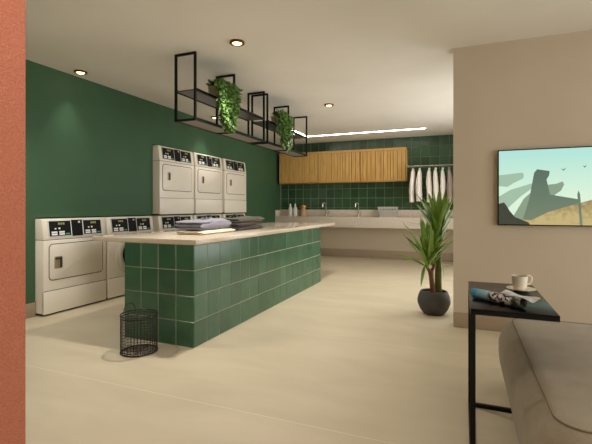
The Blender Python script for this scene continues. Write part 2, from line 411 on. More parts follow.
# ------------------------------------------------------------------ folded clothes
def folded(name, m, label, cat, x0, x1, y0, y1, z, layers, t, rz=0, group=None, seed=1, parent=None):
    rr = random.Random(seed)
    cx, cy = (x0+x1)/2, (y0+y1)/2
    b = MB(); zc = 0
    for k in range(layers):
        sx = (x1-x0)/2*(1-.05*rr.random()); sy = (y1-y0)/2*(1-.05*rr.random())
        ox, oy = rr.uniform(-.008,.008), rr.uniform(-.012,.012)
        NX, NY = 14, 20
        top = {}; bot = {}
        def prof(a):  # 0 in the middle, 1 on the rim
            return (max(0, 1 - abs(a)**7))**.5
        for i in range(NX+1):
            for j in range(NY+1):
                a = -1 + 2*i/NX; c = -1 + 2*j/NY
                a = math.copysign(abs(a)**.7, a); c = math.copysign(abs(c)**.7, c)
                hgt = prof(a)*prof(c)
                x = ox + a*sx + .006*mnoise.noise((c*3, k*7+seed, 1)); y = oy + c*sy + .008*mnoise.noise((a*3, k*5+seed, 4))
                wv = .16*t*mnoise.noise((a*2.2+seed, c*2.8, k*3.1))
                rim = (i in (0,NX) or j in (0,NY))
                top[i,j] = b.bm.verts.new((x,y,zc + t*.5 + hgt*t*.48 + wv*hgt))
                bot[i,j] = top[i,j] if rim else b.bm.verts.new((x,y,zc + t*.5 - hgt*t*.48))
        for i in range(NX):
            for j in range(NY):
                for D, fl in ((top,0),(bot,1)):
                    q = [D[i,j],D[i+1,j],D[i+1,j+1],D[i,j+1]]
                    if fl: q = q[::-1]
                    try: b.bm.faces.new(q)
                    except ValueError: pass
        zc = max(v.co.z for v in top.values()) + .001
        last_h = zc
    # the outer fold: one sheet wrapped round the long side and over the top, open towards the near end
    NX, NY = 18, 26; sx = (x1-x0)/2+.006; sy = (y1-y0)/2; top = {}; bot = {}; T = zc+.005
    for i in range(NX+1):
        for j in range(NY+1):
            a = -1 + 2*i/NX; c = -1 + 2*j/NY
            a = math.copysign(abs(a)**.6, a); c = math.copysign(abs(c)**.6, c)
            hgt = prof(a)*max(0, 1-abs(c)**5)**.5
            T2 = T*(1 + .10*c + .16*mnoise.noise((a*1.4+seed, c*1.9, 3.3)) + .05*mnoise.noise((a*5+seed, c*6, 1.3)))
            x = a*sx + .01*mnoise.noise((c*2.6, seed, 1)); y = .02 + c*(sy-.012) + .014*mnoise.noise((a*2.5, seed, 4))
            rim = (i in (0,NX) or j in (0,NY))
            top[i,j] = b.bm.verts.new((x,y,T2*(.42+.58*hgt)))
            bot[i,j] = top[i,j] if rim else b.bm.verts.new((x,y,T2*.42*(1-hgt)+.0005))
    for i in range(NX):
        for j in range(NY):
            for D, fl in ((top,0),(bot,1)):
                q = [D[i,j],D[i+1,j],D[i+1,j+1],D[i,j+1]]
                try: b.bm.faces.new(q[::-1] if fl else q)
                except ValueError: pass
    zc = max(v.co.z for v in top.values()) + .0008
    o = b.build(name, m, parent, smooth=60)
    if parent is None:
        o.location = (cx,cy,z); o.rotation_euler = (0,0,rz); tag(o, label, cat, group)
    else: o.location = (0,0,z)
    return o, z+zc
G1 = 'clothes folded on the island'
o, z = folded('folded_towel', M_cream, 'folded cream towel on the island, under the grey shirt', 'folded cloth', 1.67, 1.985, 3.35, 4.0, .9222, 2, .017, 0, G1, 3)
o, z = folded('folded_shirt', M_lilac, 'folded grey-lilac shirt on the island, lying on the cream towel', 'folded cloth', 1.64, 1.965, 3.37, 3.95, z, 3, .029, -.03, G1, 5)
b = MB()
for sgn in (1,-1):
    pts = [(-.03+.012*sgn, .02*sgn + .045*math.sin(a), .088 + .035*math.sin(a)**2 + .003*sgn) for a in [k*PI/10 for k in range(11)]]
    n = len(pts)
    for k in range(n-1):
        p, q = Vector(pts[k]), Vector(pts[k+1]); d = Vector((.05,.004*sgn,-.012))
        b.quad(p,q,q+d,p+d); b.quad(p+Vector((0,0,-.004)),p+d+Vector((0,0,-.004)),q+d+Vector((0,0,-.004)),q+Vector((0,0,-.004)))
c_ = b.build('collar', M_lilac, o, smooth=60)
o, z = folded('folded_garment', M_brown, 'folded dark brown garment at the bottom of the dark pile on the island', 'folded cloth', 1.68, 1.945, 4.1, 4.80, .9222, 2, .018, 0, G1, 7)
o, z = folded('folded_garment', M_rust, 'folded rust brown garment in the middle of the dark pile on the island', 'folded cloth', 1.68, 1.935, 4.12, 4.80, z, 2, .016, .03, G1, 9)
o, z = folded('folded_garment', M_olive, 'folded olive garment on top of the dark pile on the island', 'folded cloth', 1.66, 1.93, 4.16, 4.82, z, 2, .024, -.03, G1, 12)

# ------------------------------------------------------------------ wire basket on the floor
bk = thing('wire_basket', 'round black wire basket with two loop handles on the floor by the island', 'basket', (1.857,2.668,0))
rB, hB = .144, .312
def circ(r, z, n=40): return [(r*math.cos(2*PI*k/n), r*math.sin(2*PI*k/n), z) for k in range(n)]
b = MB()
for k in range(34):
    a = 2*PI*k/34; b.tube([(rB*math.cos(a),rB*math.sin(a),.006),(rB*math.cos(a),rB*math.sin(a),hB)], .002, 5)
for k in range(1,13): b.tube(circ(rB+.001, hB*k/13),   .0017, 5, closed=True)
b.build('wire_mesh', M_wire, bk)
b = MB(); b.tube(circ(rB+.001,hB), .0055, 8, closed=True); b.tube(circ(rB+.001,hB-.02), .003, 8, closed=True); b.build('rim', M_wire, bk)
b = MB(); b.tube(circ(rB,.006), .006, 8, closed=True)
for k in range(-7,8):
    x = k*.019; y = math.sqrt(max(0,rB*rB-x*x)); b.tube([(x,-y,.006),(x,y,.006)], .0016, 5); b.tube([(-y,x,.0075),(y,x,.0075)], .0016, 5)
b.build('base', M_wire, bk)
for s in (-1,1):
    ha = -.27 if s < 0 else -.6; dvec = Vector((math.cos(ha),math.sin(ha),0)); tv = Vector((-dvec.y,dvec.x,0)); pts = []
    for k in range(15):
        a = PI*k/14; pts.append(dvec*(s*(rB+.001)) + tv*(.052*math.cos(a)) + Vector((0,0,hB+.068*math.sin(a))))
    b = MB(); b.tube([pts[0]-Vector((0,0,.02))]+pts+[pts[-1]-Vector((0,0,.02))], .0038, 8); b.build('handle', M_wire, bk)

# ------------------------------------------------------------------ hanging shelves
def shelf_unit(label, ys):
    x0, x1, zt, zb = 1.58, 1.82, H-.001, 2.085
    cy = (ys[0]+ys[-1])/2
    t = thing('hanging_shelf', label, 'shelf', ((x0+x1)/2,cy,zt), group='shelf units hung over the island')
    hx = (x1-x0)/2; s = .011
    for y in ys:
        b = MB(); y_ = y-cy
        b.box((-hx-s,y_-s,zb-zt), (-hx+s,y_+s,0)); b.box((hx-s,y_-s,zb-zt), (hx+s,y_+s,0))
        b.box((-hx+s,y_-s,-2*s), (hx-s,y_+s,0)); b.box((-hx+s,y_-s,zb-zt), (hx-s,y_+s,zb-zt+2*s))
        b.build('frame', M_steel, t, smooth=0)
    for nm, z, m in (('upper_board',2.40,M_shelf),('lower_board',zb+.012,M_shelf2)):
        b = MB(); b.box((-hx+s,ys[0]-cy+s,z-zt), (hx-s,ys[-1]-cy-s,z-zt+.012)); b.build(nm, m, t, smooth=0)
        for sg in (-1,1):
            b = MB(); b.box((sg*hx-s,ys[0]-cy+s,z-zt-.006), (sg*hx+s,ys[-1]-cy-s,z-zt+.02)); b.build('rail', M_steel, t, smooth=0)
    return t
shelf_unit('black metal shelf unit hung from the ceiling over the near end of the island', (3.49,4.26,5.05))
shelf_unit('black metal shelf unit hung from the ceiling over the far end of the island', (5.16,5.905,6.71))

def leaf_blade(b, base, d, up, ln, w, fold=.25, n=4, droop=.2):
    """a heart/oval leaf"""
    d = d.normalized(); side = d.cross(up)
    if side.length < 1e-4: side = d.orthogonal()
    side.normalize(); nr = side.cross(d).normalized()
    prev = None
    for k in range(n+1):
        t = k/n; ww = w*math.sin(PI*min(1,(t*.86+.14)))**.8 if k < n else 0
        c = base + d*ln*t - nr*ln*droop*t*t
        l = b.bm.verts.new(c - side*ww/2 + nr*ww*fold*.5); m = b.bm.verts.new(c); r = b.bm.verts.new(c + side*ww/2 + nr*ww*fold*.5)
        if prev:
            b.bm.faces.new((prev[0],prev[1],m,l)); b.bm.faces.new((prev[1],prev[2],r,m))
        prev = (l,m,r)
def trailing_plant(label, y, drop, mean, sig, seed, nv=34):
    rr = random.Random(seed)
    zt = 2.4135
    t = thing('trailing_plant', label, 'plant', (1.715,y,zt), group='trailing plants on the hanging shelves')
    b = MB(); b.lathe([(0,0),(.062,0),(.066,.004),(.082,.145),(.086,.155),(.078,.155),(.073,.13),(0,.128)], 28); b.build('pot', M_bpot, t)
    b = MB(); v = MB()
    def vrand(): return Vector((rr.uniform(-1,1), rr.uniform(-1,1), rr.uniform(-1,1)))
    for i in range(nv):
        # strands spill over the near side of the pot and hang down in front of the boards
        oy = mean + max(-1.7, min(1.7, rr.gauss(0,1)))*sig; ox = .165 + rr.uniform(-.005,.09)
        L_ = drop*(.35+.65*rr.random()); 
        p0 = Vector((.03,rr.uniform(-.05,.07),.135)); p1 = Vector((ox*.75, oy*.8, .2+.05*rr.random())); p2 = Vector((ox+.02, oy, .12)); 
        path = []
        for k in range(7):
            u = k/6; path.append(p0*(1-u)**2 + p1*2*u*(1-u) + p2*u*u)
        z = p2.z
        xx, yy = p2.x, p2.y
        while z > .12 - L_:
            z -= .028; xx += rr.uniform(-.006,.006) ; xx = min(max(xx,.165),.28); yy += rr.uniform(-.01,.01) - (yy-mean)*.03
            path.append(Vector((xx,yy,z)))
        v.tube(path, .0016, 4)
        for p in path[2:]:
            for _ in range(2):
                d = vrand() + Vector((.35,0,-.55)); leaf_blade(b, p, d, Vector((.6,-.4,.7))+vrand()*.4, rr.uniform(.035,.062), rr.uniform(.026,.042))
    for i in range(46):   # bushy top
        a = rr.uniform(0,2*PI); r_ = rr.uniform(0,.075); p = Vector((r_*math.cos(a),r_*math.sin(a),.15+rr.uniform(0,.055)))
        leaf_blade(b, p, Vector((math.cos(a)*.8+.2,math.sin(a)*.9,.35+rr.random()*.5)), Vector((0,0,1))+vrand()*.3, rr.uniform(.04,.075), rr.uniform(.03,.045))
    v.build('vines', M_barkg, t); f = b.build('leaves', M_vine, t, smooth=60)
    return t
trailing_plant('trailing green plant in a beige pot on the near hanging shelf', 4.02, .48, -.10, .115, 4, 54)
trailing_plant('trailing green plant in a beige pot on the far hanging shelf', 5.68, .48, -.15, .13, 8, 46)

# ------------------------------------------------------------------ ceiling lights
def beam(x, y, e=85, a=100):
    ld = bpy.data.lights.new('downlight_or_added_spot', 'SPOT'); ld.energy = e; ld.color = (1,.94,.86); ld.spot_size = math.radians(a); ld.spot_blend = 1; ld.shadow_soft_size = .06
    lo = bpy.data.objects.new('downlight_or_added_spot', ld); COL.objects.link(lo); lo.location = (x,y,H-.04)
dl = [(.2,3.5,'round brass downlight in the ceiling next to the green wall, nearest the terracotta column'),
      (2.34,3.44,'round brass downlight in the ceiling in front of the near hanging shelf'),
      (2.43,6.08,'round brass downlight in the ceiling to the right of the far hanging shelf'),
      (.3,6.16,'round brass downlight above the stacked dryers, seen beneath the hanging shelf board')]
L0 = None
for x, y, lab in dl:
    if L0 is None:
        t = thing('ceiling_downlight', lab, 'ceiling light', (x,y,H-.001), group='round ceiling downlights')
        b = MB(); b.lathe([(.048,0),(.072,0),(.072,-.016),(.066,-.020),(.053,-.020),(.048,-.010)], 32, closed=True); b.build('trim_ring', M_brass, t)
        b = MB(); b.lathe([(.047,-.003),(.045,-.011),(.036,-.02),(.02,-.027),(0,-.029)], 24); b.build('lens', M_lamp, t)
        L0 = t
    else:
        t = copy_tree(L0); t.location = (x,y,H-.001); t['label'] = lab
    beam(x, y, (28 if y > 4 else 22) if x < 1 else (160 if y < 4 else 130), (90 if y > 4 else 70) if x < 1 else 125)
for x, y in ((.7,2.15),(3.45,.85),(6.6,.9),(6.6,3.3),(2.4,-1.7),(4.5,-1.7),(4.55,6.1)): beam(x, y, {.7:120,4.55:40,3.45:75,6.6:50}.get(x,85), {.7:125,4.55:125}.get(x,100))   # added bare spots out of view, to brighten the left side, column and counter
b = MB(); w = .014
b.box((1.105-w,7.6,H-.006), (1.105+w,8.63,H-.0005)); b.box((1.105-w,8.63-.0,H-.006), (3.645,8.63+2*w,H-.0005))
tag(b.build('led_strip', M_led, smooth=0), 'white LED line set in the ceiling in front of the wooden cabinet', 'ceiling light')

# ------------------------------------------------------------------ wall cabinet with oak slats
cb = thing('wall_cabinet', 'long oak wall cabinet with vertical slats on the green tiles', 'cabinet', (1.685,YB-.0165,1.79))
CW, CH, CD = 3.10, .745, .21
b = MB(); b.box((-1.6,-CD,0), (-1.6+CW,0,CH-.05), .002); b.build('carcass', M_woodd, cb, smooth=0)
b = MB(); b.box((-1.6,-CD-.022,CH-.05), (-1.6+CW,0,CH), .003); b.build('top_board', M_wood, cb)
b = MB(); b.box((-1.6+CW-.004,-CD-.022,-.004), (-1.6+CW+.016,0,CH-.0505), .002); b.build('side_panel', M_wood, cb)
b = MB(); b.box((-1.6,-CD-.02,-.012), (-1.6+CW-.005,0,-.0005), .002); b.build('bottom_board', M_wood, cb)
for k in range(3):
    a0 = -1.6 + k*CW/3 + .004; a1 = -1.6 + (k+1)*CW/3 - .008
    b = MB(); x = a0
    pat = [.095,.095,.06,.06,.095,.13,.06,.095]
    R2 = random.Random(20+k)
    while x < a1-.02:
        w = R2.choice(pat); x1 = min(x+w, a1)
        if a1-x1 < .03: x1 = a1
        dep = R2.choice((.012,.018,.022))
        b.box((x,-CD-dep,.004), (x1-.007,-CD+.002,CH-.054), .002, 1); x = x1
    b.build('door', M_wood, cb)

# ------------------------------------------------------------------ back counter
CY = 9.30
ct = thing('wash_counter', 'long pale stone wash counter along the back wall with deep front', 'counter', (0,YB,0))
b = MB(); b.box((.002,CY-YB,.722), (XR-.002,-.0015,.9675), .004)
b.build('worktop', M_stone, ct)
b = MB(); b.box((.001,-.040,.968), (XR-.002,-.0165,1.135), .003); b.box((.001,CY-YB,.968), (.024,-.041,1.122), .003); b.build('upstand', M_stone, ct)
b = MB(); b.box((3.3,CY-YB-.035,.853), (3.69,CY-YB+.01,.878), .004); b.build('pull_out_ledge', M_white, ct)
zc = .9685
def bottle(x, y, label):
    t = thing('soap_bottle', label, 'bottle', (x,y,zc), group='white bottles on the wash counter')
    b = MB(); b.lathe([(0,0),(.056,0),(.06,.01),(.06,.16),(.05,.2),(.03,.235),(.022,.25),(0,.25)], 24); b.build('body', M_white, t)
    b = MB(); b.lathe([(0,.25),(.024,.25),(.022,.28),(.012,.315),(0,.318)], 16); b.build('cap', M_white, t)
bottle(.355,9.45,'white soap bottle on the wash counter, nearer the green left wall')
bottle(.485,9.45,'white soap bottle on the wash counter, beside the amber jar')
t = thing('storage_jar', 'amber jar with a wide gold lid on the wash counter', 'jar', (.70,9.45,zc))
b = MB(); b.lathe([(0,0),(.075,0),(.085,.02),(.082,.09),(.06,.16),(.052,.205),(0,.205)], 28); b.build('body', M_amber, t)
b = MB(); b.lathe([(0,.205),(.08,.21),(.09,.22),(.09,.262),(.076,.278),(0,.282)], 28); b.build('lid', M_gold, t)
def faucet(x, label):
    t = thing('faucet', label, 'faucet', (x,9.50,zc), group='faucets on the wash counter')
    b = MB(); b.lathe([(0,0),(.03,0),(.03,.012),(.018,.02),(.0155,.06),(0,.06)], 20); b.build('base', M_chrome, t)
    b = MB(); pts = [(0,0,.05),(0,0,.285)] + [(-.036+.036*math.cos(a),0,.285+.05*math.sin(a)) for a in [k*PI/10 for k in range(1,10)]] + [(-.072,-.0,.27),(-.072,0,.235)]
    pts = [(p[0]*.75,p[0]*1.1,p[2]) for p in pts]
    b.tube(pts, .015, 10); b.build('spout', M_chrome, t)
    b = MB(); b.tube([(.02,0,.04),(.06,-.01,.045),(.075,-.01,.09),(.08,-.01,.14)], [.011,.01,.009,.008], 8); b.build('lever', M_chrome, t)
faucet(1.27,'chrome gooseneck faucet on the wash counter, nearer the bottles')
faucet(2.075,'chrome gooseneck faucet on the wash counter, nearer the grey basket')
t = thing('laundry_basket', 'grey perforated plastic basket on the wash counter', 'basket', (2.775,9.42,zc+.001))
b = MB(); W0, W1, D0, D1, hh = .182,.205,.085,.11,.222
# walls as strips so that the holes are real
def wall_pt(side, u, v):
    hx = W0+(W1-W0)*v; hy = D0+(D1-D0)*v
    return {0: Vector((u*hx,-hy,v*hh)), 1: Vector((hx,u*hy,v*hh)), 2: Vector((-u*hx,hy,v*hh)), 3: Vector((-hx,-u*hy,v*hh))}[side]
for sd in range(4):
    nv = 12 if sd in (0,2) else 6
    for k in range(nv+1):
        u = -1+2*k/nv; b.tube([wall_pt(sd,u,0.02),wall_pt(sd,u,.97)], .0075, 5)
    for v_ in (.03,.2,.37,.54,.71,.88): b.tube([wall_pt(sd,-1,v_),wall_pt(sd,1,v_)], .008, 5)
b.box((-W0,-D0,0),(W0,D0,.008)); b.build('body', M_greyp, t)
b = MB()
for sd in range(4):
    b.tube([wall_pt(sd,-1.02,1),wall_pt(sd,1.02,1)], .014, 8)
b.build('rim', M_greyp, t)

# ------------------------------------------------------------------ clothes rail and shirts
RY, RZ = 9.25, 2.092
b = MB(); b.tube([(-.86,0,0),(.818,0,0)], .012, 12)
for x in (-.855,.812): b.box((x-.006,-.03,-.03),(x+.006,.03,.03), .003)
o = b.build('clothes_rail', M_chrome, loc=(4.08,RY,RZ)); tag(o, 'slim metal clothes rail between the oak cabinet and the right wall', 'rail')
def shirt(x, label, m, w, seed, tilt, ln):
    rr = random.Random(seed)
    t = thing('hanging_shirt', label, 'shirt', (x,RY,RZ), 0, 'shirts hung on the clothes rail')
    b = MB(); pts = []
    for k in range(9):
        a = PI*1.25 - k*PI*1.25/8 ; pts.append((0,.022*math.cos(a),.0+.02*math.sin(a)))
    b.tube([(0,p[1],p[2]) for p in pts]+[(0,.02,-.03),(0,0,-.05),(0,0,-.085)], .0035, 6)
    b.tube([(0,-.19,-.16),(0,0,-.085),(0,.19,-.16)], .007, 6); b.build('hanger', M_chrome, t)
    b = MB(); NZ, NA = 26, 40; rings = []
    for i in range(NZ+1):
        s = i/NZ; z = -.075 - ln*s
        if s < .09: q = s/.09; hy = .04+.17*q**.8; hx = .012+.022*q
        else: q = (s-.09)/.91; hy = .21+.02*math.sin(q*3); hx = .034 + (w*.47-.034)*math.sin(min(1,q*1.9)*PI/2) - .008*q 
        cx_ = tilt*(s**1.2) + .008*math.sin(s*6+seed)
        ring = []
        for k in range(NA):
            a = 2*PI*k/NA; ca, sa = math.cos(a), math.sin(a)
            fold = 1 + .12*math.sin(a*7+seed+1.4*s)*min(1,s*2) + .14*mnoise.noise((a*2,s*5,seed))
            px = cx_ + hx*math.copysign(abs(ca)**.8,ca)*fold; py = hy*math.copysign(abs(sa)**.9,sa)*(1+.03*math.sin(a*5+seed))
            zz = z + (.018*math.sin(a*3+seed) if i == NZ else 0)
            ring.append(b.bm.verts.new((px,py,zz)))
        rings.append(ring)
    for A, B in zip(rings, rings[1:]):
        for k in range(NA): b.bm.faces.new((A[k],A[(k+1)%NA],B[(k+1)%NA],B[k]))
    b.bm.faces.new(rings[0][::-1]); b.bm.faces.new(rings[-1])
    bmesh.ops.recalc_face_normals(b.bm, faces=b.bm.faces[:])
    body = b.build('body', m, t, smooth=70)
    b = MB(); cl = []
    b.lathe([(.03,-.1),(.04,-.075),(.034,-.05),(.026,-.052),(.024,-.08)], 18, sx=.62, sy=1.3); c = b.build('collar', m, t, smooth=70)
    for sg in (-1,1):   # sleeves hanging down along both edges
        b = MB(); p = []
        for k in range(9):
            s = k/8; p.append((tilt*s*.8, sg*(.195+.03*math.sin(s*2.6)), -.125-.50*s))
        b.tube(p, [.012+.016*min(1,k/3)+.004*math.sin(k*1.3+seed) for k in range(9)], 10); b.build('sleeve', m, t, smooth=70)
for x, w, sd, tl, ln, m, lab in (
    (3.345,.105,1,-.03,.70,M_shirt,'white shirt on the clothes rail, first from the oak cabinet'),
    (3.485,.135,2,-.02,.68,M_shirt,'white shirt on the clothes rail, second from the oak cabinet'),
    (3.685,.125,3,.0,.70,M_shirt,'white shirt on the clothes rail, third from the oak cabinet'),
    (3.815,.120,4,.0,.70,M_shirt,'white shirt on the clothes rail, fourth from the oak cabinet'),
    (3.96,.125,5,-.01,.70,M_shirt,'white shirt on the clothes rail, next to the taupe shirt'),
    (4.085,.130,6,.02,.72,M_shirt2,'taupe grey shirt on the clothes rail, farthest from the oak cabinet')):
    shirt(x, lab, m, w, sd, tl, ln)

# ------------------------------------------------------------------ potted dragon plant
PX, PY = 4.05, 4.86
pl = thing('potted_plant', 'tall spiky green plant in a round charcoal pot beside the television wall', 'plant', (PX,PY,0))
b = MB(); b.lathe([(0,0),(.10,0),(.112,.006),(.15,.055),(.176,.12),(.178,.155),(.168,.206),(.150,.247),(.144,.257),(.134,.257),(.132,.245),(.136,.228),(0,.226)], 48); b.build('pot', M_pot, pl)
b = MB(); b.lathe([(.135,.228),(.09,.240),(0,.245)], 28); b.build('soil', M_soil, pl)
psi = .3866; rv = Vector((math.cos(psi),math.sin(psi),0)); fv = Vector((-math.sin(psi),math.cos(psi),0))
mpx = .0112
def W(u, v, d=0): # metres to the right / up of the pot's centre line, read off the photo at the pot's distance
    return rv*((u-433.8)*mpx) + Vector((0,0,(313.8-v)*mpx)) + fv*d
b = MB(); b.tube([W(432,293,-.03),W(431,284,-.03),W(430.5,277,-.03),W(429.8,271,-.03)], [.03,.026,.026,.03], 12)
b.tube([W(429.8,272,-.03),W(426.5,268,-.04),W(425,262,-.05)], [.022,.016,.014], 10); b.tube([W(429.8,272,-.03),W(433,267,-.02),W(434,261,-.01)], [.022,.016,.014], 10)
b.build('trunk', M_bark, pl)
b = MB(); b.tube([W(439,293,.03),W(439,280,.03),W(439.6,266,.04),W(440.2,252,.05),W(440,240,.05)], [.042,.038,.034,.028,.02], 12); b.build('trunk', M_barkg, pl)
def sword(b, base, tip, w, sag, n=9):
    base = Vector(base); tip = Vector(tip); d = tip-base; ln = d.length; w *= min(1, .35+ln*1.6)
    side = d.cross(Vector((0,0,1)))
    if side.length < .15*ln: side = d.cross(fv)
    side.normalize(); side = (side + fv*R.uniform(-.5,.5) + rv*R.uniform(-.4,.4)); side = (side - d.normalized()*side.dot(d.normalized())).normalized()
    if abs(d.z) < .5*ln: side = (side + Vector((0,0,.9))); side = (side - d.normalized()*side.dot(d.normalized())).normalized()
    nr = side.cross(d).normalized()
    if nr.z < 0: nr = -nr
    prev = None
    for k in range(n+1):
        t = k/n; c = base + d*t + Vector((0,0,1))*sag*ln*4*t*(1-t)*.5
        ww = w*(.55+.45*min(1,t*4))*(1-max(0,(t-.4)/.6)**2.2)
        l = b.bm.verts.new(c-side*ww/2+nr*ww*.16); m = b.bm.verts.new(c); r = b.bm.verts.new(c+side*ww/2+nr*ww*.16)
        if prev: b.bm.faces.new((prev[0],prev[1],m,l)); b.bm.faces.new((prev[1],prev[2],r,m))
        prev = (l,m,r)
def clampx(p):   # the leaves stop short of the wall edge
    q = Vector(p)
    if q.y + PY < YP+.25 and q.x + PX > 4.2: q.y = YP+.25-PY
    return q
def crown(base, tips, extra, seed):
    global R
    R = random.Random(seed); b = MB()
    for (bu, bv, tu, tv, sag) in tips:
        sword(b, W(bu,bv,base[2]+R.uniform(-.02,.02)), clampx(W(min(452.3,bu+(tu-bu)*1.1),bv+(tv-bv)*1.1,base[2]+R.uniform(-.12,.12))), R.uniform(.042,.055), sag)
    for _ in range(extra[0]):
        a = math.radians(R.uniform(-extra[1],extra[1])); ln = R.uniform(*extra[2]); tu = base[0]+ln*math.sin(a); tv = base[1]-ln*math.cos(a)
        tu = min(tu, 452)
        sword(b, W(base[0]+R.uniform(-2,2),base[1]+R.uniform(-9,6),base[2]+R.uniform(-.02,.02)), clampx(W(tu,tv,base[2]+R.uniform(-.30,.30))), R.uniform(.036,.052), R.uniform(0,.14))
    b.build('leaf_crown', M_leaf, pl, smooth=60)
crown((425,263,-.05), [(424,266,395.5,254.5,.1),(422,255,400.4,222.5,.08),(424,258,401.5,236,.1),(424,262,417,219,.02),(425,262,420,221,.02),(426,262,423,223,.0),(423,266,418,283.5,.12)], (22,50,(26,46)), 31)
crown((434,261,-.01), [(434,262,446,250,.1),(434,262,428,224,.0),(434,262,438,226,.0),(433,264,426,232,.0)], (20,36,(26,44)), 32)
crown((440,238,.05), [(437,232,418,192,.03),(438,236,422,205,.06),(439,232,432.5,194,0),(440,232,440.5,190,0),(441,232,447.5,195,0),(441,236,451.5,207,.05),(441,240,452,219,.08),(441,244,452,228,.1),(442,250,452,243,.1),(443,268,452.5,265.7,.05),(442,262,443.6,277,.2),(438,240,424,214,.08),(438,243,427,224,.08)], (46,30,(28,50)), 33)

# ------------------------------------------------------------------ television
tv = thing('television', 'flat black television on the beige wall showing a hazy desert scene', 'television', (5.29,YP,1.384))
TW, TH = 1.256, .716
b = MB(); b.box((-TW/2,-.045,-TH/2), (TW/2,-.018,TH/2), .004); b.box((-TW/2+.15,-.02,-TH/2+.1), (TW/2-.15,-.0005,TH/2-.1), .006); b.build('housing', M_black, tv)
def em(name, c, s=1.0, c2=None, axis='Z', lo=-.3, hi=.3, nz=0):
    m = bpy.data.materials.new(name); m.use_nodes = True; nt = m.node_tree; N = nt.nodes; L = nt.links
    b_ = N['Principled BSDF']; b_.inputs['Base Color'].default_value = (.01,.01,.01,1); b_.inputs['Roughness'].default_value = .3
    b_.inputs['Emission Strength'].default_value = s*.82; b_.inputs['Emission Color'].default_value = srgb(c)
    if c2:
        tc = N.new('ShaderNodeTexCoord'); sx = N.new('ShaderNodeSeparateXYZ'); mr = N.new('ShaderNodeMapRange'); mr.inputs['From Min'].default_value = lo; mr.inputs['From Max'].default_value = hi
        L.new(tc.outputs['Object'], sx.inputs[0]); v = sx.outputs[axis]
        if nz:
            n = N.new('ShaderNodeTexNoise'); n.inputs['Scale'].default_value = 26; n.inputs['Detail'].default_value = 6; L.new(tc.outputs['Object'], n.inputs['Vector'])
            ad = N.new('ShaderNodeMath'); ad.operation = 'MULTIPLY_ADD'; L.new(n.outputs['Fac'], ad.inputs[0]); ad.inputs[1].default_value = nz; L.new(v, ad.inputs[2]); v = ad.outputs[0]
        L.new(v, mr.inputs['Value']); mx = N.new('ShaderNodeMix'); mx.data_type = 'RGBA'; L.new(mr.outputs[0], mx.inputs['Factor'])
        mx.inputs[6].default_value = srgb(c); mx.inputs[7].default_value = srgb(c2); L.new(mx.outputs[2], b_.inputs['Emission Color'])
    return m
b = MB(); S = [em('screen_sky',(218,242,216),1,(176,228,216),'Z',-.1,.32), em('screen_haze',(160,190,166)), em('screen_slab',(84,108,96),1,(112,130,106),'Z',.15,-.3), em('screen_rock',(136,158,134)), em('screen_sand',(196,176,120),1,(120,104,66),'Z',-.05,.25,.5), em('screen_dark',(58,62,52))]
def poly(mi, y, pts):
    b.mi = mi; e = .01
    f = b.bm.faces.new([b.bm.verts.new((-TW/2+e+p[0]*(TW-2*e), y, TH/2-e-p[1]*(TH-2*e))) for p in pts]); b._mark([f])
y0 = -.0455
poly(0, y0, [(0,1),(1,1),(1,0),(0,0)])
poly(1, y0-.0003, [(0,.48),(0,.33),(.11,.31),(.16,.30),(.17,.33),(.165,.38),(.10,.44),(.06,.49)])
poly(1, y0-.0003, [(0,.78),(0,.62),(.08,.53),(.22,.45),(.26,.46),(.15,.62),(.05,.80)])
poly(3, y0-.0006, [(.08,.95),(.17,.65),(.27,.48),(.38,.46),(.42,.43),(.43,.47),(.41,.55),(.36,.62),(.46,.66),(.49,.70),(.4,.95)])
poly(2, y0-.0009, [(.155,.98),(.205,.66),(.237,.31),(.257,.262),(.338,.29),(.335,.345),(.318,.40),(.34,.60),(.52,.665),(.52,.80),(.36,.98)])
poly(4, y0-.0012, [(.1,1),(.12,.93),(.22,.94),(.33,.83),(.48,.74),(.62,.66),(.78,.60),(1,.55),(1,1)])
poly(5, y0-.0015, [(0,1),(0,.72),(.035,.70),(.05,.74),(.075,.82),(.11,.90),(.2,.97),(.21,1)])
poly(2, y0-.0018, [(.527,1),(.511,.60),(.518,.55),(.528,.60),(.543,1)])
for (px_, py_, q_) in ((.425,.27,.018),(.555,.24,.014)):   # two far birds
    poly(5, y0-.0018, [(px_-q_,py_-.012),(px_,py_+.006),(px_+q_,py_-.02),(px_+.002,py_+.022)])
b.bm.normal_update()
for f in b.bm.faces:
    if f.normal.y > 0: f.normal_flip()
b.build('screen', S, tv, smooth=0)

# ------------------------------------------------------------------ side table, cup, newspaper, sofa
TX0, TX1, TY0, TY1, TZ = 4.383, 4.725, 1.975, 2.70, .75
st = thing('side_table', 'slim black C-shaped side table over the edge of the beige sofa', 'table', ((TX0+TX1)/2,(TY0+TY1)/2,0))
hx, hy = (TX1-TX0)/2, (TY1-TY0)/2; s = .022
b = MB(); b.box((-hx,-hy,TZ-.026), (hx,hy,TZ), .002); b.build('tabletop', M_table, st)
for sg in (-1,1):
    y_ = sg*hy; b = MB(); b.box((-hx,min(y_,y_-sg*s),.0), (-hx+s,max(y_,y_-sg*s),TZ-.0265)); b.build('leg', M_steel, st, smooth=0)
    b = MB(); b.box((-hx+s,min(y_,y_-sg*s),0), (hx-.02,max(y_,y_-sg*s),.022)); b.build('foot_bar', M_steel, st, smooth=0)
b = MB(); b.box((-hx,-hy+s,0), (-hx+s,hy-s,.022)); b.build('stretcher', M_steel, st, smooth=0)
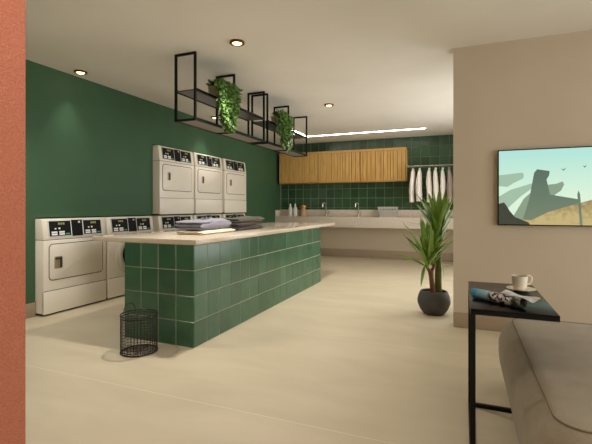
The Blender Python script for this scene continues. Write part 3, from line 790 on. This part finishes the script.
# cup and saucer
t = thing('saucer', 'white china saucer under the coffee cup on the black side table', 'saucer', (4.642,2.492,TZ+.0005))
b = MB(); b.lathe([(0,0),(.035,0),(.04,.003),(.07,.012),(.071,.0145),(.04,.007),(0,.006)], 36); b.build('dish', M_china, t)
t = thing('coffee_cup', 'small white coffee cup standing on its saucer on the side table', 'cup', (4.635,2.488,TZ+.0075))
b = MB(); b.lathe([(0,0),(.026,0),(.031,.006),(.0345,.02),(.0375,.055),(.0388,.074),(.0368,.074),(.035,.055),(.03,.02),(0,.012)], 32); b.build('bowl', M_china, t)
b = MB(); b.lathe([(0,.062),(.0345,.062)], 24); b.build('coffee', M_coffee, t)
dvv = Vector((.95,.3,0)); b = MB(); b.tube([dvv*.036+Vector((0,0,.072)),dvv*.052+Vector((0,0,.076)),dvv*.064+Vector((0,0,.064)),dvv*.062+Vector((0,0,.045)),dvv*.05+Vector((0,0,.03)),dvv*.034+Vector((0,0,.026))], .0042, 8); b.build('handle', M_china, t)
# rolled newspaper
m = bpy.data.materials.new('printed_paper'); m.use_nodes = True; nt = m.node_tree; N = nt.nodes; L = nt.links; bs = N['Principled BSDF']; bs.inputs['Roughness'].default_value = .45
tc = N.new('ShaderNodeTexCoord'); sx = N.new('ShaderNodeSeparateXYZ'); L.new(tc.outputs['Object'], sx.inputs[0])
n1 = N.new('ShaderNodeTexVoronoi'); n1.inputs['Scale'].default_value = 105; L.new(tc.outputs['Object'], n1.inputs['Vector'])
r1 = N.new('ShaderNodeValToRGB'); cr = r1.color_ramp; cr.interpolation = 'CONSTANT'
cr.elements[0].position = 0; cr.elements[0].color = srgb(26,28,36)
for p_, c_ in ((.3,(206,206,206)),(.48,(150,112,118)),(.58,(224,222,222)),(.78,(70,66,80)),(.88,(196,196,200))):
    e = cr.elements.new(p_); e.color = srgb(c_)
cr.elements[-1].position = 1
sep = N.new('ShaderNodeSeparateColor'); L.new(n1.outputs['Color'], sep.inputs[0]); L.new(sep.outputs[0], r1.inputs['Fac'])
r2 = N.new('ShaderNodeValToRGB'); c2 = r2.color_ramp
for p_, c_ in ((0.0,(24,104,150)),(.16,(40,132,180)),(.2,(96,160,186)),(.36,(150,186,196)),(.40,(120,140,170))):
    e = c2.elements.new(p_); e.color = srgb(c_)
c2.elements[-1].color = srgb(40,58,24)
e = c2.elements.new(.74); e.color = srgb(150,140,146); e = c2.elements.new(.78); e.color = srgb(44,62,26)
mr = N.new('ShaderNodeMapRange'); mr.inputs['From Min'].default_value = -.155; mr.inputs['From Max'].default_value = .155
L.new(sx.outputs['X'], mr.inputs['Value']); L.new(mr.outputs[0], r2.inputs['Fac'])
k1 = N.new('ShaderNodeMapRange'); k1.inputs['From Min'].default_value = -.035; k1.inputs['From Max'].default_value = -.025; L.new(sx.outputs['X'], k1.inputs['Value'])
k2 = N.new('ShaderNodeMapRange'); k2.inputs['From Min'].default_value = .075; k2.inputs['From Max'].default_value = .08; k2.inputs['To Min'].default_value = 1; k2.inputs['To Max'].default_value = .3; L.new(sx.outputs['X'], k2.inputs['Value'])
ml = N.new('ShaderNodeMath'); ml.operation = 'MULTIPLY'; L.new(k1.outputs[0], ml.inputs[0]); L.new(k2.outputs[0], ml.inputs[1])
mx = N.new('ShaderNodeMix'); mx.data_type = 'RGBA'; L.new(ml.outputs[0], mx.inputs['Factor']); L.new(r2.outputs['Color'], mx.inputs[6]); L.new(r1.outputs['Color'], mx.inputs[7]); L.new(mx.outputs[2], bs.inputs['Base Color'])
M_print = m
M_page = mat('pale_page', (222,222,218), .6, col2=(170,166,162), vscale=40)
A_ = Vector((4.405,2.215)); B_ = Vector((4.60,2.055)); dd = B_-A_
t = thing('rolled_newspaper', 'rolled newspaper with a blue end lying on the black side table', 'newspaper', ((A_.x+B_.x)/2,(A_.y+B_.y)/2,TZ+.0005), math.atan2(dd.y,dd.x))
b = MB(); ln = dd.length; NS = 54; rings = []
for xk in range(13):
    x = -ln/2 + ln*xk/12; ring = []
    for k in range(NS+1):
        a = -PI/2 + 2*PI*2.15*k/NS; r = .0245 - .0055*(1-k/NS)*1.0; ring.append(b.bm.verts.new((x + .004*math.sin(k*.3), r*math.cos(a)*1.12, .0255 + r*math.sin(a))))
    rings.append(ring)
for A2, B2 in zip(rings, rings[1:]):
    for k in range(NS): b.bm.faces.new((A2[k],A2[k+1],B2[k+1],B2[k]))
b.build('roll', M_print, t, smooth=80)
b = MB()
NU, NV = 14, 8; G_ = {}
for k in range(NU+1):
    for q in range(NV+1):
        u = k/NU; v = q/NV
        x = .015 + (ln/2+.045-.015)*u; y = -.004 + .046*v + .014*u*v
        zq = .0515 + .004*v + .007*math.sin(u*6+v*2)*v + .004*math.sin(u*11)*(1-v)*u - .012*u*u
        G_[k,q] = (b.bm.verts.new((x,y,zq)), b.bm.verts.new((x,y,zq-.0012)))
for k in range(NU):
    for q in range(NV):
        b.bm.faces.new([G_[k,q][0],G_[k+1,q][0],G_[k+1,q+1][0],G_[k,q+1][0]]); b.bm.faces.new([G_[k,q+1][1],G_[k+1,q+1][1],G_[k+1,q][1],G_[k,q][1]])
b.build('loose_page', M_page, t, smooth=80)

# sofa: a deep seat block with softly bulging sides and a piped top edge
SX0, SX1, SY0, SY1, SZ = 4.648, 6.3, 1.60, 3.07, .45
so = thing('sofa', 'beige fabric sofa seat with a piped edge in front of the television wall', 'sofa', ((SX0+SX1)/2,(SY0+SY1)/2,0))
hx, hy = (SX1-SX0)/2, (SY1-SY0)/2
def sq(a, hx, hy, r, n=10):
    pts = []
    for cx_, cy_, a0 in ((hx-r,hy-r,0),(-hx+r,hy-r,PI/2),(-hx+r,-hy+r,PI),(hx-r,-hy+r,1.5*PI)):
        for k in range(n+1):
            t_ = a0 + k*PI/2/n; pts.append((cx_ + (r+a)*math.cos(t_), cy_ + (r+a)*math.sin(t_)))
    return pts
b = MB(); rings = []
prof = [(.02,.036),(.035,.06),(.055,.12),(.072,.19),(.08,.27),(.078,.33),(.062,.39),(.03,.44),(0,.462),(-.014,.468),(-.05,.472),(-.16,.480),(-.32,.486)]
for off, z in prof:
    if off > -.05: pts = sq(off, hx, hy, .09)
    else: pts = sq(0, hx+off, hy+off, max(.02,.09+off*.4))
    rings.append([b.bm.verts.new((p[0],p[1],z)) for p in pts])
for A2, B2 in zip(rings, rings[1:]):
    n = len(A2)
    for k in range(n): b.bm.faces.new((A2[k],A2[(k+1)%n],B2[(k+1)%n],B2[k]))
b.bm.faces.new(rings[-1]); b.bm.faces.new(rings[0][::-1])
b.build('upholstered_seat', M_sofa, so, smooth=60)
b = MB(); b.tube([(p[0],p[1],.465) for p in sq(0.0, hx, hy, .09)], .0035, 8, closed=True); b.build('piping', M_pipe, so)
for sx_ in (-1,1):
    for sy_ in (-1,1):
        b = MB(); b.lathe([(0,0),(.022,0),(.028,.036),(0,.036)], 16, c=(sx_*(hx-.15),sy_*(hy-.15),0)); b.build('foot', M_steel, so)

# ------------------------------------------------------------------ light, world, camera
def area(name, loc, rot, sx, sy, e, col):
    d = bpy.data.lights.new(name, 'AREA'); d.shape = 'RECTANGLE'; d.size = sx; d.size_y = sy; d.energy = e; d.color = col
    o = bpy.data.objects.new(name, d); COL.objects.link(o); o.location = loc; o.rotation_euler = rot; return o
area('daylight_laundry_window', (XR+.25,(WY0+WY1)/2,(WZ0+WZ1)/2), (0,PI/2,0), WZ1-WZ0, WY1-WY0, 75, (1,.98,.95))
area('daylight_lobby_window', (8.3,(LY0+LY1)/2,(LZ0+LZ1)/2), (0,PI/2,0), LZ1-LZ0, LY1-LY0, 135, (1,.97,.92))
w = bpy.data.worlds.new('sky'); scene.world = w; w.use_nodes = True
bg = w.node_tree.nodes['Background']; bg.inputs['Color'].default_value = (.9,.95,1,1); bg.inputs['Strength'].default_value = .6
cam = bpy.data.cameras.new('camera'); co = bpy.data.objects.new('camera', cam); COL.objects.link(co)
co.location = (4.3529,0,1.2); co.rotation_euler = (PI/2,0,.3866)
cam.sensor_fit = 'HORIZONTAL'; cam.sensor_width = 36; cam.lens = 409.9/592*36; cam.shift_y = -15.0/592; cam.clip_start = .02
scene.camera = co
vs = scene.view_settings; vs.view_transform = 'Standard'; vs.look = 'None'; vs.gamma = 1; vs.exposure = 0.27; vs.use_curve_mapping = False
scene.cycles.use_denoising = True
scene.cycles.max_bounces = 10; scene.cycles.diffuse_bounces = 6
scene.cycles.sample_clamp_indirect = 6
